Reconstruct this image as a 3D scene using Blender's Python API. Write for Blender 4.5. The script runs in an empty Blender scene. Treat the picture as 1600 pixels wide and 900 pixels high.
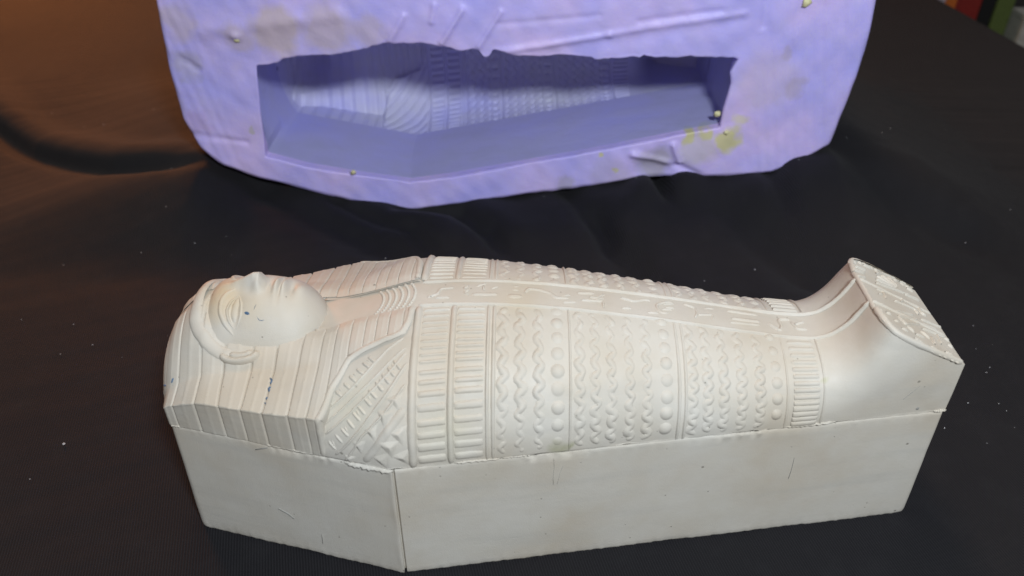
import bpy, math
import numpy as np

# ---------------------------------------------------------------- camera
scene = bpy.context.scene
R = math.radians
cam_d = bpy.data.cameras.new('camera'); cam = bpy.data.objects.new('camera', cam_d)
scene.collection.objects.link(cam); scene.camera = cam
cam.location = (0, 0, .2356); cam.rotation_euler = (R(90 - 36.09), 0, 0)
cam_d.sensor_width = 36; cam_d.lens = 36 * 1245.8 / 1600
cam_d.clip_start = .01; cam_d.clip_end = 30
cam_d.dof.use_dof = True; cam_d.dof.focus_distance = .285; cam_d.dof.aperture_fstop = 12
# ---------------------------------------------------------------- room light
world = bpy.data.worlds.new('World'); scene.world = world; world.use_nodes = True
wb = world.node_tree.nodes['Background']
wb.inputs[0].default_value = (.95, .92, .95, 1); wb.inputs[1].default_value = .14
def lamp(name, loc, target, size, power, col):
    d = bpy.data.lights.new(name, 'AREA'); d.shape = 'DISK'; d.size = size; d.energy = power; d.color = col
    o = bpy.data.objects.new(name, d); scene.collection.objects.link(o); o.location = loc
    v = np.array(target) - np.array(loc)
    o.rotation_euler = (math.atan2(math.hypot(v[0], v[1]), -v[2]), 0, math.atan2(-v[0], v[1]) if (v[0] or v[1]) else 0)
    return o
lamp('key_lamp', (.115, -.13, .44), (0, .45, .05), .07, 3.2, (.86, .94, 1.0))  # unseen key light low above the camera, placed to fit the cast shadows
lamp('table_lamp', (-1.0, 1.55, .46), (-.35, .6, 0), .30, 7.5, (1.0, .29, .05))
lamp('warm_overhead_fill', (-.15, .75, 1.25), (0, .25, .05), .30, 4.3, (1.0, .70, .45))  # added overhead fill, no fixture seen, warms the upward faces
scene.view_settings.view_transform = 'Standard'; scene.view_settings.look = 'None'
scene.view_settings.exposure = 0; scene.view_settings.gamma = 1
scene.render.engine = 'CYCLES'

# ---------------------------------------------------------------- helpers
rng = np.random.default_rng(7)
col = scene.collection
def mesh(name, V, F, mat, parent=None, smooth=True, closed=None):
    V = np.asarray(V, float).reshape(-1, 3)
    me = bpy.data.meshes.new(name); me.from_pydata(V.tolist(), [], [tuple(int(i) for i in f) for f in F]); me.update()
    if smooth: me.polygons.foreach_set('use_smooth', [True] * len(me.polygons))
    if mat: me.materials.append(mat)
    o = bpy.data.objects.new(name, me); col.objects.link(o)
    if parent: o.parent = parent
    return o
def gfaces(n, m, off=0, wrap=False):
    i, j = np.meshgrid(np.arange(n - 1), np.arange(m if wrap else m - 1), indexing='ij')
    j2 = (j + 1) % m
    return np.stack([off + i * m + j, off + (i + 1) * m + j, off + (i + 1) * m + j2, off + i * m + j2], -1).reshape(-1, 4)
def empty(name, loc, rot=(0, 0, 0)):
    o = bpy.data.objects.new(name, None); col.objects.link(o); o.location = loc; o.rotation_euler = rot; o.empty_display_size = .05
    return o
def tag(o, label, cat, group=None):
    o['label'] = label; o['category'] = cat
    if group: o['group'] = group
    return o
def wav(P, seed, f, oct=4):
    # cheap smooth pseudo-noise from sums of sines, about -1..1
    r = np.random.default_rng(seed); out = 0; amp = 1; tot = 0
    P = np.asarray(P, float)
    for o in range(oct):
        for k in range(3):
            d = r.normal(size=P.shape[-1]); d /= np.linalg.norm(d)
            out = out + amp * np.sin((P @ d) * f * 6.283 * r.uniform(.7, 1.3) + r.uniform(0, 6.28)); tot += amp * .6
        f *= 2.05; amp *= .55
    return out / tot

# ---------------------------------------------------------------- materials
def newmat(name):
    m = bpy.data.materials.new(name); m.use_nodes = True
    nt = m.node_tree; return m, nt, nt.nodes['Principled BSDF']
def node(nt, t, **k):
    n = nt.nodes.new(t)
    for a, b in k.items():
        if a.startswith('i_'): n.inputs[a[2:].replace('_', ' ')].default_value = b
        else: setattr(n, a, b)
    return n
def ramp(nt, src, stops):
    r = nt.nodes.new('ShaderNodeValToRGB'); el = r.color_ramp.elements
    while len(el) < len(stops): el.new(.5)
    for e, (p, c) in zip(el, stops): e.position = p; e.color = (*c, 1) if len(c) == 3 else c
    nt.links.new(src, r.inputs[0]); return r
def noise(nt, vec, scale, detail=4, rough=.55):
    n = node(nt, 'ShaderNodeTexNoise'); n.inputs['Scale'].default_value = scale; n.inputs['Detail'].default_value = detail; n.inputs['Roughness'].default_value = rough
    nt.links.new(vec, n.inputs['Vector']); return n
def mixc(nt, fac, a, b, mode='MIX'):
    n = node(nt, 'ShaderNodeMix', data_type='RGBA', blend_type=mode)
    for sock, val in ((0, fac), (6, a), (7, b)):
        if isinstance(val, (int, float)): n.inputs[sock].default_value = val
        elif isinstance(val, tuple): n.inputs[sock].default_value = (*val, 1)
        else: nt.links.new(val, n.inputs[sock])
    return n.outputs[2]
def math_(nt, op, a, b=None):
    n = node(nt, 'ShaderNodeMath', operation=op)
    for i, v in enumerate((a, b)):
        if v is None: continue
        if isinstance(v, (int, float)): n.inputs[i].default_value = v
        else: nt.links.new(v, n.inputs[i])
    return n.outputs[0]
def blob(nt, vec, c, r, soft=.5, stretch=(1, 1, 1)):
    # 1 inside a wobbly blob round point c, 0 outside
    mp = node(nt, 'ShaderNodeMapping'); mp.vector_type = 'POINT'
    mp.inputs['Location'].default_value = tuple(-a / (r * s) for a, s in zip(c, stretch)); mp.inputs['Scale'].default_value = tuple(1 / (r * s) for s in stretch)
    nt.links.new(vec, mp.inputs['Vector'])
    ln = node(nt, 'ShaderNodeVectorMath', operation='LENGTH'); nt.links.new(mp.outputs[0], ln.inputs[0])
    return ramp(nt, ln.outputs['Value'], [(max(0, 1 - soft), (1, 1, 1)), (1, (0, 0, 0))]).outputs[0]

def plaster_mat():
    m, nt, b = newmat('plaster')
    tc = node(nt, 'ShaderNodeTexCoord').outputs['Object']
    n1 = noise(nt, tc, 28, 5); n2 = noise(nt, tc, 150, 5); n3 = noise(nt, tc, 2600, 3)
    base = ramp(nt, n1.outputs[0], [(.30, (.505, .442, .360)), (.50, (.550, .508, .445)), (.72, (.585, .555, .505))]).outputs[0]
    base = mixc(nt, math_(nt, 'MULTIPLY', ramp(nt, n2.outputs[0], [(.45, (0, 0, 0)), (.75, (1, 1, 1))]).outputs[0], .30), base, (.50, .46, .38))
    dist = node(nt, 'ShaderNodeVectorMath', operation='ADD')
    sc = node(nt, 'ShaderNodeVectorMath', operation='SCALE'); sc.inputs['Scale'].default_value = .012
    cn = noise(nt, tc, 90, 3); nt.links.new(cn.outputs['Color'], sc.inputs[0]); nt.links.new(tc, dist.inputs[0]); nt.links.new(sc.outputs[0], dist.inputs[1])
    dv = dist.outputs[0]
    o = .006
    for c, r, f, cc in (((.016, -.004, .084), .010, .75, (.55, .43, .27)), ((.027, -.007, .081), .009, .5, (.55, .45, .31)), ((.038, -.004, .083), .010, .35, (.55, .46, .34)),
                        ((.03, -.025, .067), .022, .40, (.54, .44, .32)), ((.062, -.035, .066), .012, .35, (.53, .49, .36)), ((.112, -.002, .082), .012, .45, (.54, .46, .33)),
                        ((.09, -.04, .06), .011, .3, (.53, .49, .36)), ((.1235, -.0395, .0515), .0045, .8, (.34, .33, .20)), ((.1262, -.0395, .0515), .0025, .8, (.30, .30, .18)), ((.207, -.022, .066), .0025, .7, (.45, .45, .25))):
        base = mixc(nt, math_(nt, 'MULTIPLY', blob(nt, dv, (c[0] + o, c[1] + o, c[2] + o), r, .8), f), base, cc)
    # long grimy smears that run along the block
    mp = node(nt, 'ShaderNodeMapping'); mp.inputs['Scale'].default_value = (14, 40, 170); nt.links.new(tc, mp.inputs[0])
    sm = noise(nt, mp.outputs[0], 1.0, 5, .6)
    base = mixc(nt, math_(nt, 'MULTIPLY', ramp(nt, sm.outputs[0], [(.52, (0, 0, 0)), (.70, (1, 1, 1))]).outputs[0], .32), base, (.44, .42, .38))
    # air-bubble pits
    vo = node(nt, 'ShaderNodeTexVoronoi'); vo.inputs['Scale'].default_value = 190; nt.links.new(tc, vo.inputs['Vector'])
    pit = ramp(nt, vo.outputs['Distance'], [(.07, (1, 1, 1)), (.11, (0, 0, 0))]).outputs[0]
    gate = ramp(nt, vo.outputs['Color'], [(.84, (0, 0, 0)), (.86, (1, 1, 1))]).outputs[0]
    pit = math_(nt, 'MULTIPLY', pit, gate)
    vo2 = node(nt, 'ShaderNodeTexVoronoi'); vo2.inputs['Scale'].default_value = 480; nt.links.new(tc, vo2.inputs['Vector'])
    pit2 = math_(nt, 'MULTIPLY', ramp(nt, vo2.outputs['Distance'], [(.09, (1, 1, 1)), (.16, (0, 0, 0))]).outputs[0], ramp(nt, vo2.outputs['Color'], [(.84, (0, 0, 0)), (.86, (1, 1, 1))]).outputs[0])
    pit = math_(nt, 'MAXIMUM', pit, pit2)
    base = mixc(nt, math_(nt, 'MULTIPLY', pit, .6), base, (.16, .14, .11))
    nt.links.new(base, b.inputs['Base Color'])
    nt.links.new(ramp(nt, n2.outputs[0], [(.3, (.48, .48, .48)), (.7, (.72, .72, .72))]).outputs[0], b.inputs['Roughness'])
    b.inputs['Specular IOR Level'].default_value = .27
    h = math_(nt, 'ADD', math_(nt, 'MULTIPLY', n2.outputs[0], .5), math_(nt, 'MULTIPLY', n3.outputs[0], .40))
    h = math_(nt, 'SUBTRACT', h, math_(nt, 'MULTIPLY', pit, .8))
    bp = node(nt, 'ShaderNodeBump'); bp.inputs['Strength'].default_value = .35; bp.inputs['Distance'].default_value = .0006
    nt.links.new(h, bp.inputs['Height']); nt.links.new(bp.outputs[0], b.inputs['Normal'])
    return m
PLASTER = plaster_mat()
def flat(name, c, rough=.6):
    m, nt, b = newmat(name); tc = node(nt, 'ShaderNodeTexCoord').outputs['Object']
    n = noise(nt, tc, 300, 3)
    nt.links.new(ramp(nt, n.outputs[0], [(.3, tuple(x * .8 for x in c)), (.7, tuple(min(1, x * 1.15) for x in c))]).outputs[0], b.inputs['Base Color'])
    b.inputs['Roughness'].default_value = rough; return m
BLUE = flat('blue_paint', (.07, .13, .22)); GRIME = flat('grime', (.26, .25, .23)); FLASHM = PLASTER
YELLOW = flat('dried_latex', (.75, .70, .40)); LINT = flat('lint', (.42, .42, .44))

def silicone_mat(inside_tone=0):
    m, nt, b = newmat(('violet_silicone', 'dusty_silicone', 'hollow_shade_silicone')[inside_tone])
    tc = node(nt, 'ShaderNodeTexCoord').outputs['Object']
    n1 = noise(nt, tc, 22, 4); n2 = noise(nt, tc, 90, 5)
    base = ramp(nt, n1.outputs[0], [(.32, (.47, .44, .96)), (.5, (.58, .50, .96)), (.68, (.70, .55, .94))]).outputs[0]
    base = mixc(nt, math_(nt, 'MULTIPLY', ramp(nt, n2.outputs[0], [(.48, (0, 0, 0)), (.72, (1, 1, 1))]).outputs[0], .25), base, (.58, .52, .74))
    dist = node(nt, 'ShaderNodeVectorMath', operation='ADD'); sc = node(nt, 'ShaderNodeVectorMath', operation='SCALE'); sc.inputs['Scale'].default_value = .018
    cn = noise(nt, tc, 70, 4); nt.links.new(cn.outputs['Color'], sc.inputs[0]); nt.links.new(tc, dist.inputs[0]); nt.links.new(sc.outputs[0], dist.inputs[1])
    o = .009; dv = dist.outputs[0]
    tan, yel, gry = (.62, .50, .50), (.66, .62, .22), (.44, .40, .50)
    for (x, z), r, f, c in (((-.003, .039), .010, .5, tan), ((.018, .043), .016, .75, tan), ((.045, .042), .016, .6, tan), ((.065, .040), .010, .45, tan), ((-.0325, .027), .010, .55, gry), ((-.03, .05), .012, .5, tan),
                            ((.2296, -.0255), .005, .85, yel), ((.2400, -.0245), .005, .8, yel), ((.2520, -.0280), .0085, .8, yel), ((.236, -.033), .012, .45, (.62, .58, .45)), ((.256, -.017), .005, .5, yel),
                            ((.213, -.0415), .013, .85, gry), ((.181, -.0355), .0025, .8, yel), ((.1891, -.0428), .0025, .8, yel), ((.1633, -.0521), .007, .6, gry), ((.187, -.046), .014, .35, gry),
                            ((.2827, -.0002), .007, .5, (.45, .38, .50)), ((.275, .02), .005, .5, (.45, .38, .50)), ((.268, .005), .02, .3, tan), ((-.005, -.01), .003, .6, (.5, .48, .35)), ((-.036, -.005), .008, .4, (.52, .36, .6))):
        base = mixc(nt, math_(nt, 'MULTIPLY', blob(nt, dv, (x + o, o, z + o), r, .45, (1, 3, 1)), f), base, c)
    if inside_tone: base = mixc(nt, ramp(nt, n1.outputs[0], [(.3, (.35, .35, .35)), (.65, (.75, .75, .75))]).outputs[0], base, (.55, .59, .66) if inside_tone == 1 else (.34, .38, .58))  # shade of the hollow mixed into its silicone colour; relief also carries plaster dust
    nt.links.new(base, b.inputs['Base Color'])
    b.inputs['Roughness'].default_value = .46; b.inputs['Specular IOR Level'].default_value = .35
    b.inputs['Subsurface Weight'].default_value = 0 if inside_tone else .12; b.inputs['Subsurface Radius'].default_value = (.5, .4, 1.0); b.inputs['Subsurface Scale'].default_value = .004
    n4 = noise(nt, tc, 420, 4)
    h = math_(nt, 'ADD', math_(nt, 'MULTIPLY', n2.outputs[0], .8), math_(nt, 'MULTIPLY', n4.outputs[0], .3))
    bp = node(nt, 'ShaderNodeBump'); bp.inputs['Strength'].default_value = .45; bp.inputs['Distance'].default_value = .0012
    nt.links.new(h, bp.inputs['Height']); nt.links.new(bp.outputs[0], b.inputs['Normal'])
    return m
SILICONE = silicone_mat(); DUSTY = silicone_mat(1); HOLLOW_SHADE = silicone_mat(2)

def cloth_mat():
    m, nt, b = newmat('black_ribbed_knit')
    tc = node(nt, 'ShaderNodeTexCoord').outputs['Object']
    n1 = noise(nt, tc, 9, 4); n2 = noise(nt, tc, 60, 6, .65)
    base = ramp(nt, n1.outputs[0], [(.35, (.0060, .0058, .0078)), (.65, (.0090, .0082, .0098))]).outputs[0]
    base = mixc(nt, math_(nt, 'MULTIPLY', ramp(nt, n2.outputs[0], [(.5, (0, 0, 0)), (.75, (1, 1, 1))]).outputs[0], .4), base, (.019, .0183, .0205))
    mp = node(nt, 'ShaderNodeMapping'); mp.inputs['Rotation'].default_value = (0, 0, R(-14)); nt.links.new(tc, mp.inputs[0])
    wv = node(nt, 'ShaderNodeTexWave', wave_type='BANDS', bands_direction='X'); wv.inputs['Scale'].default_value = 330; wv.inputs['Distortion'].default_value = 1.2; wv.inputs['Detail'].default_value = 2; wv.inputs['Detail Scale'].default_value = .08
    nt.links.new(mp.outputs[0], wv.inputs[0])
    n3 = noise(nt, tc, 1800, 2)
    base = mixc(nt, math_(nt, 'MULTIPLY', wv.outputs['Fac'], .5), base, (.021, .020, .0235))
    nt.links.new(base, b.inputs['Base Color'])
    b.inputs['Roughness'].default_value = .70; b.inputs['Specular IOR Level'].default_value = .23
    b.inputs['Sheen Weight'].default_value = .02; b.inputs['Sheen Roughness'].default_value = .5
    h = math_(nt, 'ADD', math_(nt, 'MULTIPLY', wv.outputs['Fac'], .9), math_(nt, 'ADD', math_(nt, 'MULTIPLY', n3.outputs[0], .5), math_(nt, 'MULTIPLY', n2.outputs[0], .7)))
    bp = node(nt, 'ShaderNodeBump'); bp.inputs['Strength'].default_value = .5; bp.inputs['Distance'].default_value = .0007
    nt.links.new(h, bp.inputs['Height']); nt.links.new(bp.outputs[0], b.inputs['Normal'])
    return m
CLOTH = cloth_mat()
# ---------------------------------------------------------------- lid geometry (metres; x along the body, +v = camera side)
L = 0.25
SEAM = 0.0504
def sstep(a, b, x):
    t = np.clip((x - a) / (b - a), 0, 1); return t * t * (3 - 2 * t)
def width(s):
    s = np.asarray(s, float)
    w = np.interp(s, [0, .0726, .25], [.0278, .0461, .0196])
    return np.where(s < 0, .0278 * np.sqrt(np.clip(1 + s / .0062, 1e-4, 1)), w)
def table(xs, ys, sig):
    g = np.arange(-.03, .29, .0002); y = np.interp(g, xs, ys); k = np.arange(-60, 61) * .0002; w = np.exp(-(k / sig) ** 2 / 2); w /= w.sum()
    return g, np.convolve(np.pad(y, 60, mode='edge'), w, 'valid')
_TB = table( [-.007, .02, .048, .060, .0673, .0779, .0905, .1031, .115, .1267, .143, .1591, .181, .1962, .2062, .2095, .2129, .216, .2183, .220, .2215, .224, .23, .26],
                     [.060, .066, .0738, .0768, .0790, .0823, .0830, .0830, .0824, .0814, .0793, .0769, .0731, .0706, .0697, .0701, .0717, .0745, .0779, .0815, .0856, .092, .096, .096], .0016)
def top_body(s): return np.interp(s, *_TB)
_TN = table([0, .1, .19, .212, .235], [2.25, 2.25, 2.2, 2.6, 4.0], .004)
def plate_z(s):
    return .0853 - (s - .2212) * (.0150 / .0288)
def body(s, v):
    s = np.asarray(s, float); v = np.asarray(v, float)
    w = width(s); h = top_body(s) - SEAM
    n = np.interp(s, *_TN)
    a = np.abs(v) * np.pi / 2
    sa, ca = np.sin(a), np.cos(a)
    r = (sa ** n + np.abs(ca) ** n) ** (-1 / n)
    y = np.sign(v) * w * r * sa
    z = SEAM + h * r * np.abs(ca)
    z = np.minimum(z, plate_z(s))
    return np.stack(np.broadcast_arrays(s, -y, z), -1)
def head_top(s):
    return np.interp(s, [-.0062, -.0060, -.0052, -.003, 0, .0044, .0085, .0124, .018, .04, .052, .08], [.052, .056, .0625, .0695, .0745, .0787, .0822, .0832, .0785, .0740, .0748, .083])
def head(s, v):
    # cross-section: a nearly flat slab of headcloth with the round skull standing out of its middle
    s = np.asarray(s, float); v = np.asarray(v, float)
    w = width(s); zt = head_top(s)
    zc = np.minimum(np.interp(s, [-.0062, -.003, .002, .013, .033, .052, .08], [.0515, .055, .059, .0630, .0641, .0663, .0675]), zt)
    av = np.abs(v); k = .68
    t = np.clip(av / k, 0, 1); st = np.sin(t * np.pi / 2)
    y1 = w * st
    zs = np.minimum(zc + .0075 * (1 - st ** 2.2), zt)
    hump = np.clip(1 - (y1 / .0225) ** 2, 0, 1) ** 1.25
    z1 = np.maximum(zs, zs + (zt - zs) * hump)
    q = np.clip((av - k) / (1 - k), 0, 1)
    z = np.where(av < k, z1, zc + (SEAM - zc) * q)
    return np.stack(np.broadcast_arrays(s, -np.sign(v) * y1, z), -1)
def dress(s, v):
    # headdress shell: dome of the head blending into lappets lying on the chest
    k = 1 - sstep(.22, .45, np.abs(np.asarray(v, float))); s = np.asarray(s, float)
    b = sstep(.050 - .006 * k, .078 - .018 * k, s)[..., None]
    B = body(s, v); B = B + np.array([0, 0, .0011]) * np.cos(np.asarray(v) * np.pi / 2)[..., None]
    sg = np.stack([np.zeros_like(B[..., 0]), np.sign(B[..., 1]) * .0006, np.zeros_like(B[..., 0])], -1)
    return head(s, v) * (1 - b) + (B + sg) * b
def nrm(F, s, v, e=4e-4):
    du = F(s + e, v) - F(s - e, v); dv = F(s, v + .004) - F(s, v - .004)
    n = np.cross(dv, du); n = n / (np.linalg.norm(n, axis=-1, keepdims=True) + 1e-12)
    return n
FS, FRH, FRC, FRY, FZ, FR = .0285, .0203, .0214, .0186, .0598, .0258
def face_foot(s):
    return FRY * (1 - .14 * np.clip((s - FS) / FRC, 0, 1.2) ** 2)
def face_detail(s, y):
    ay = np.abs(y); g = lambda x, c, k: np.exp(-((x - c) / k) ** 2)
    z = 0
    ridge = np.interp(s, [.014, .0185, .0225, .0265, .0282, .0292, .0305], [0, .0006, .0024, .0046, .0046, .0022, 0])
    wn = np.interp(s, [.014, .022, .0278, .031], [.0016, .0019, .0030, .0033])
    z = z + ridge * np.exp(-(ay / wn) ** 2)
    z = z + .0011 * g(s, .0279, .0014) * g(ay, .0030, .0012)            # nostril wings
    z = z - .0016 * g(s, .0213, .0023) * g(ay, .0090, .0045)            # eye sockets
    z = z + .0017 * g(s, .0334, .0010) * g(ay, 0, .0042) + .0016 * g(s, .0357, .0010) * g(ay, 0, .0036)
    z = z - .0010 * g(s, .03455, .0005) * g(ay, 0, .0045) - .0010 * g(s, .0378, .0013) * g(ay, 0, .004)
    z = z + .0012 * g(s, .0412, .0020) * g(ay, 0, .0040)
    z = z + .0006 * g(s, .028, .004) * g(ay, .0070, .0035)
    return z
def face_z(s, y):
    ds = np.abs(s - FS) / np.where(s < FS, FRH, FRC)
    f = ds ** np.where(s < FS, 7.0, 3.0) + np.abs(y / face_foot(s)) ** 2.0
    return FZ + FR * np.clip(1 - f, 0, 1) ** .5 + face_detail(s, y)
# ---------------------------------------------------------------- cloth-covered table top
OUT = np.array([(-.0372, .0700), (-.0428, .0245), (-.0433, -.004), (-.0391, -.0201), (-.0311, -.0303), (-.0118, -.0403), (.0155, -.0498), (.047, -.0606), (.0724, -.0656), (.1173, -.0606), (.1614, -.0559), (.2048, -.0505), (.2552, -.0508), (.28, -.049), (.2966, -.0418), (.3091, -.0338), (.3137, -.0051), (.3169, .0189), (.3168, .0420), (.3150, .0620), (.3060, .0665), (.2565, .068), (.1683, .0720), (.1054, .0735), (.0229, .0745), (-.0214, .0755), (-.033, .0745)])
MT = R(2.5); MLOC = np.array([-.1345, .40, .0609])
def mould_bottom(x):
    lo = OUT[3:16]; wx = MLOC[0] + lo[:, 0] * math.cos(MT) - lo[:, 1] * math.sin(MT); wz = MLOC[2] + lo[:, 0] * math.sin(MT) + lo[:, 1] * math.cos(MT)
    return np.interp(x, wx, wz)
def seg_dist(X, Y, pts):
    best = np.full(X.shape, 9.); side = np.zeros(X.shape); tt = np.zeros(X.shape)
    pts = np.array(pts); n = len(pts) - 1
    for k in range(n):
        a, b = pts[k], pts[k + 1]; d = b - a; l2 = d @ d
        t = np.clip(((X - a[0]) * d[0] + (Y - a[1]) * d[1]) / l2, 0, 1)
        dx, dy = X - a[0] - t * d[0], Y - a[1] - t * d[1]; r = np.hypot(dx, dy)
        m = r < best; best = np.where(m, r, best)
        side = np.where(m, np.sign(d[0] * dy - d[1] * dx), side); tt = np.where(m, (k + t) / n, tt)
    return best, side, tt
def cloth_h(X, Y):
    z = .0012 * wav(np.stack([X, Y], -1), 3, 3.0, 3) * np.clip(np.hypot(X, (Y - .2)) / .3, .15, 1)
    # cloth bunched up under the tilted mould
    b = np.maximum(mould_bottom(X) - .0015, 0) * np.where(X < -.06, .75, 1.0)
    z = z + b * sstep(.325, .408, Y) * (1 - sstep(.53, .66, Y)) * sstep(-.34, -.16, X) * (1 - sstep(.17, .34, X))
    # long fold that runs to the left of the mould
    d, sd, t = seg_dist(X, Y, [(-.50, .66), (-.362, .516), (-.315, .474), (-.272, .444), (-.238, .423), (-.19, .408), (-.15, .404)])
    sgn = d * sd; end = 1 - sstep(.70, 1.0, t)
    z = z + end * (.006 * np.exp(-((sgn - .014) / .013) ** 2) - .0075 * np.exp(-(sgn / np.where(sgn > 0, .0035, .0075)) ** 2))
    for pts, wd, hh, of in (([(-.075, .399), (-.030, .392), (-.014, .372), (0, .345)], .006, -.0050, .013), ([(.078, .432), (.083, .41), (.088, .378)], .0045, -.0065, .012),
                            ([(.04, .39), (.065, .33), (.075, .30)], .009, -.0042, .018), ([(.11, .39), (.15, .33), (.19, .30)], .012, -.0045, .026),
                            ([(-.14, .40), (-.08, .365), (-.03, .33)], .011, -.0042, .026), ([(.17, .42), (.21, .37), (.27, .34)], .013, -.0042, .026), ([(-.10, .40), (-.055, .372), (-.035, .345)], .005, -.0030, .012), ([(.03, .405), (.048, .37), (.052, .34)], .006, -.0032, .013), ([(.13, .43), (.145, .40), (.15, .36)], .006, -.0030, .014)):
        d, sd, t = seg_dist(X, Y, pts); e = sstep(0, .15, t) * (1 - sstep(.75, 1, t)) if pts[0][1] < .40 else (1 - sstep(.7, 1, t))
        g = d * sd
        z = z + e * 1.5 * (hh * np.exp(-(g / wd) ** 2) - .55 * hh * np.exp(-((g - of) / of) ** 2) - .4 * hh * np.exp(-((g + of) / of) ** 2))
    z = z + .0004 * wav(np.stack([X * 1.6, Y], -1), 9, 14, 3) * sstep(.27, .33, Y) * sstep(-.26, -.12, X)
    z = z + .00022 * wav(np.stack([X, Y * 1.3], -1), 19, 34, 3)
    # lies flat under the plaster block
    k = sstep(.03, .0, np.maximum(np.abs(X - .015) - .13, np.abs(Y - .208) - .052))
    return z * (1 - k)
def edge_x(y): return .4435 - (y - .62) * .10
gx = np.concatenate([np.linspace(-1.5, -.5, 26)[:-1], np.linspace(-.5, .30, 330)])
gy = np.concatenate([np.linspace(-.4, .12, 40)[:-1], np.linspace(.12, .60, 260)[:-1], np.linspace(.60, 1.9, 70)])
X, Y = np.meshgrid(gx, gy, indexing='ij'); Z = cloth_h(X, Y)
ex = edge_x(gy); z3 = cloth_h(np.full_like(gy, .30), gy); ec, ez = [], []
for t_ in (.15, .3, .5, .7, .85, .95, 1): ec.append(.30 + (ex - .30) * t_); ez.append(z3 * (1 - t_))
for dx_, dz_ in ((.0008, -.0003), (.0014, -.0012), (.0016, -.004), (.0018, -.06), (.002, -.30)): ec.append(ex + dx_); ez.append(np.full_like(gy, dz_))
X = np.concatenate([X, ec]); Z = np.concatenate([Z, ez]); Y = np.concatenate([Y, np.tile(gy, (len(ec), 1))])
Xn = X
cl = mesh('tablecloth', np.stack([Xn, Y, Z], -1), gfaces(*X.shape)[:, ::-1], CLOTH); cl['kind'] = 'structure'
# floor of the dark room below the table edge
DARK = flat('dark_floor', (.012, .010, .009), .8)
fl = mesh('floor', [(-4, -2, -.75), (5, -2, -.75), (5, 7, -.75), (-4, 7, -.75)], [(0, 1, 2, 3)], DARK); fl['kind'] = 'structure'
# lint and plaster crumbs caught in the knit
V, F = [], []
pts = []
for k in range(230):
    x, y = rng.uniform(-.33, .36), rng.uniform(.12, .62)
    if rng.random() < .4: x, y = rng.uniform(.10, .30), rng.uniform(.14, .30)
    pts.append((x, y))
pts = np.array(pts); ph = cloth_h(pts[:, 0], pts[:, 1])
for (x, y), h in zip(pts, ph):
    if -.13 < x < .155 and .15 < y < .265: continue
    if x > .3: h = 0
    r = rng.uniform(.00012, .00030) * (1 + 1.0 * (rng.random() < .06)); a = rng.uniform(0, 3.14); st = rng.uniform(1, 2.4)
    o = len(V)
    for q in range(5):
        t = q * 1.2566; ux, uy = math.cos(t) * r * st, math.sin(t) * r
        V.append((x + ux * math.cos(a) - uy * math.sin(a), y + ux * math.sin(a) + uy * math.cos(a), h + .0004))
    V.append((x, y, h + .0004 + r)); F += [(o + q, o + (q + 1) % 5, o + 5) for q in range(5)]
li = mesh('lint', V, F, LINT); li['kind'] = 'stuff'
# ---------------------------------------------------------------- plaster mummy case
coffin = empty('mummy_case_casting', (-.1089, .2080, 0), (0, 0, R(-.4876)))
tag(coffin, 'white plaster casting of an Egyptian mummy case lying on the black cloth', 'plaster casting')
def loop_outline(step=.0006):
    c = [(0, .0278), (.0726, .0461), (.25, .0196)]
    near = []
    for (a, b) in ((c[0], c[1]), (c[1], c[2])):
        n = int(math.hypot(b[0] - a[0], b[1] - a[1]) / step)
        near += [(a[0] + (b[0] - a[0]) * k / n, a[1] + (b[1] - a[1]) * k / n) for k in range(n)]
    b0, b1 = c[1], c[2]; k0 = [q for q in near if q[0] < .0726 - 1e-9]; fine = [(b0[0] + (b1[0] - b0[0]) * t, b0[1] + (b1[1] - b0[1]) * t) for t in np.arange(0, .0024, .00014) / .1774]; near = k0 + fine + [q for q in near if q[0] > .0751]
    end = [(.25 + .0022 * (1 - (2 * t - 1) ** 2), .0196 * (1 - 2 * t)) for t in np.linspace(0, 1, 26)]
    head_ = [(-.0062 * (1 - (2 * t - 1) ** 2), -.0278 + .0556 * t) for t in np.linspace(0, 1, 34)[:-1]]
    far = [(x, -y) for x, y in near[::-1]][:-1]
    return np.array(near + end + far + head_)
def round_loop(o, k=3):
    for _ in range(k): o = (np.roll(o, 1, 0) + 2 * o + np.roll(o, -1, 0)) / 4
    return o
def out_normal(o):
    t = np.roll(o, -1, 0) - np.roll(o, 1, 0); n = np.stack([-t[:, 1], t[:, 0]], -1)
    return n / np.linalg.norm(n, axis=1, keepdims=True)
o2 = round_loop(loop_outline(), 2); on = out_normal(o2)
if ((o2 - o2.mean(0)) * on).sum() < 0: on = -on
rows = []
zz = [0, .0004, .0012, .003] + list(np.linspace(.006, .046, 9)) + [.0485, .0494, .0499, .0501]
ins = [.0006, .0002, 0, 0] + [0] * 9 + [0, .0001, .0003, .0007]
corner = sstep(.0730, .0732, o2[:, 0]) * (1 - sstep(.0737, .0740, o2[:, 0])) * (o2[:, 1] > 0)      # parting-line groove beside the shoulder corner
lipc = np.exp(-((o2[:, 0] - .0728) / .0009) ** 2) * (o2[:, 1] > 0)
ends = (o2[:, 0] < .003) | (o2[:, 0] > .2495)
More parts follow.
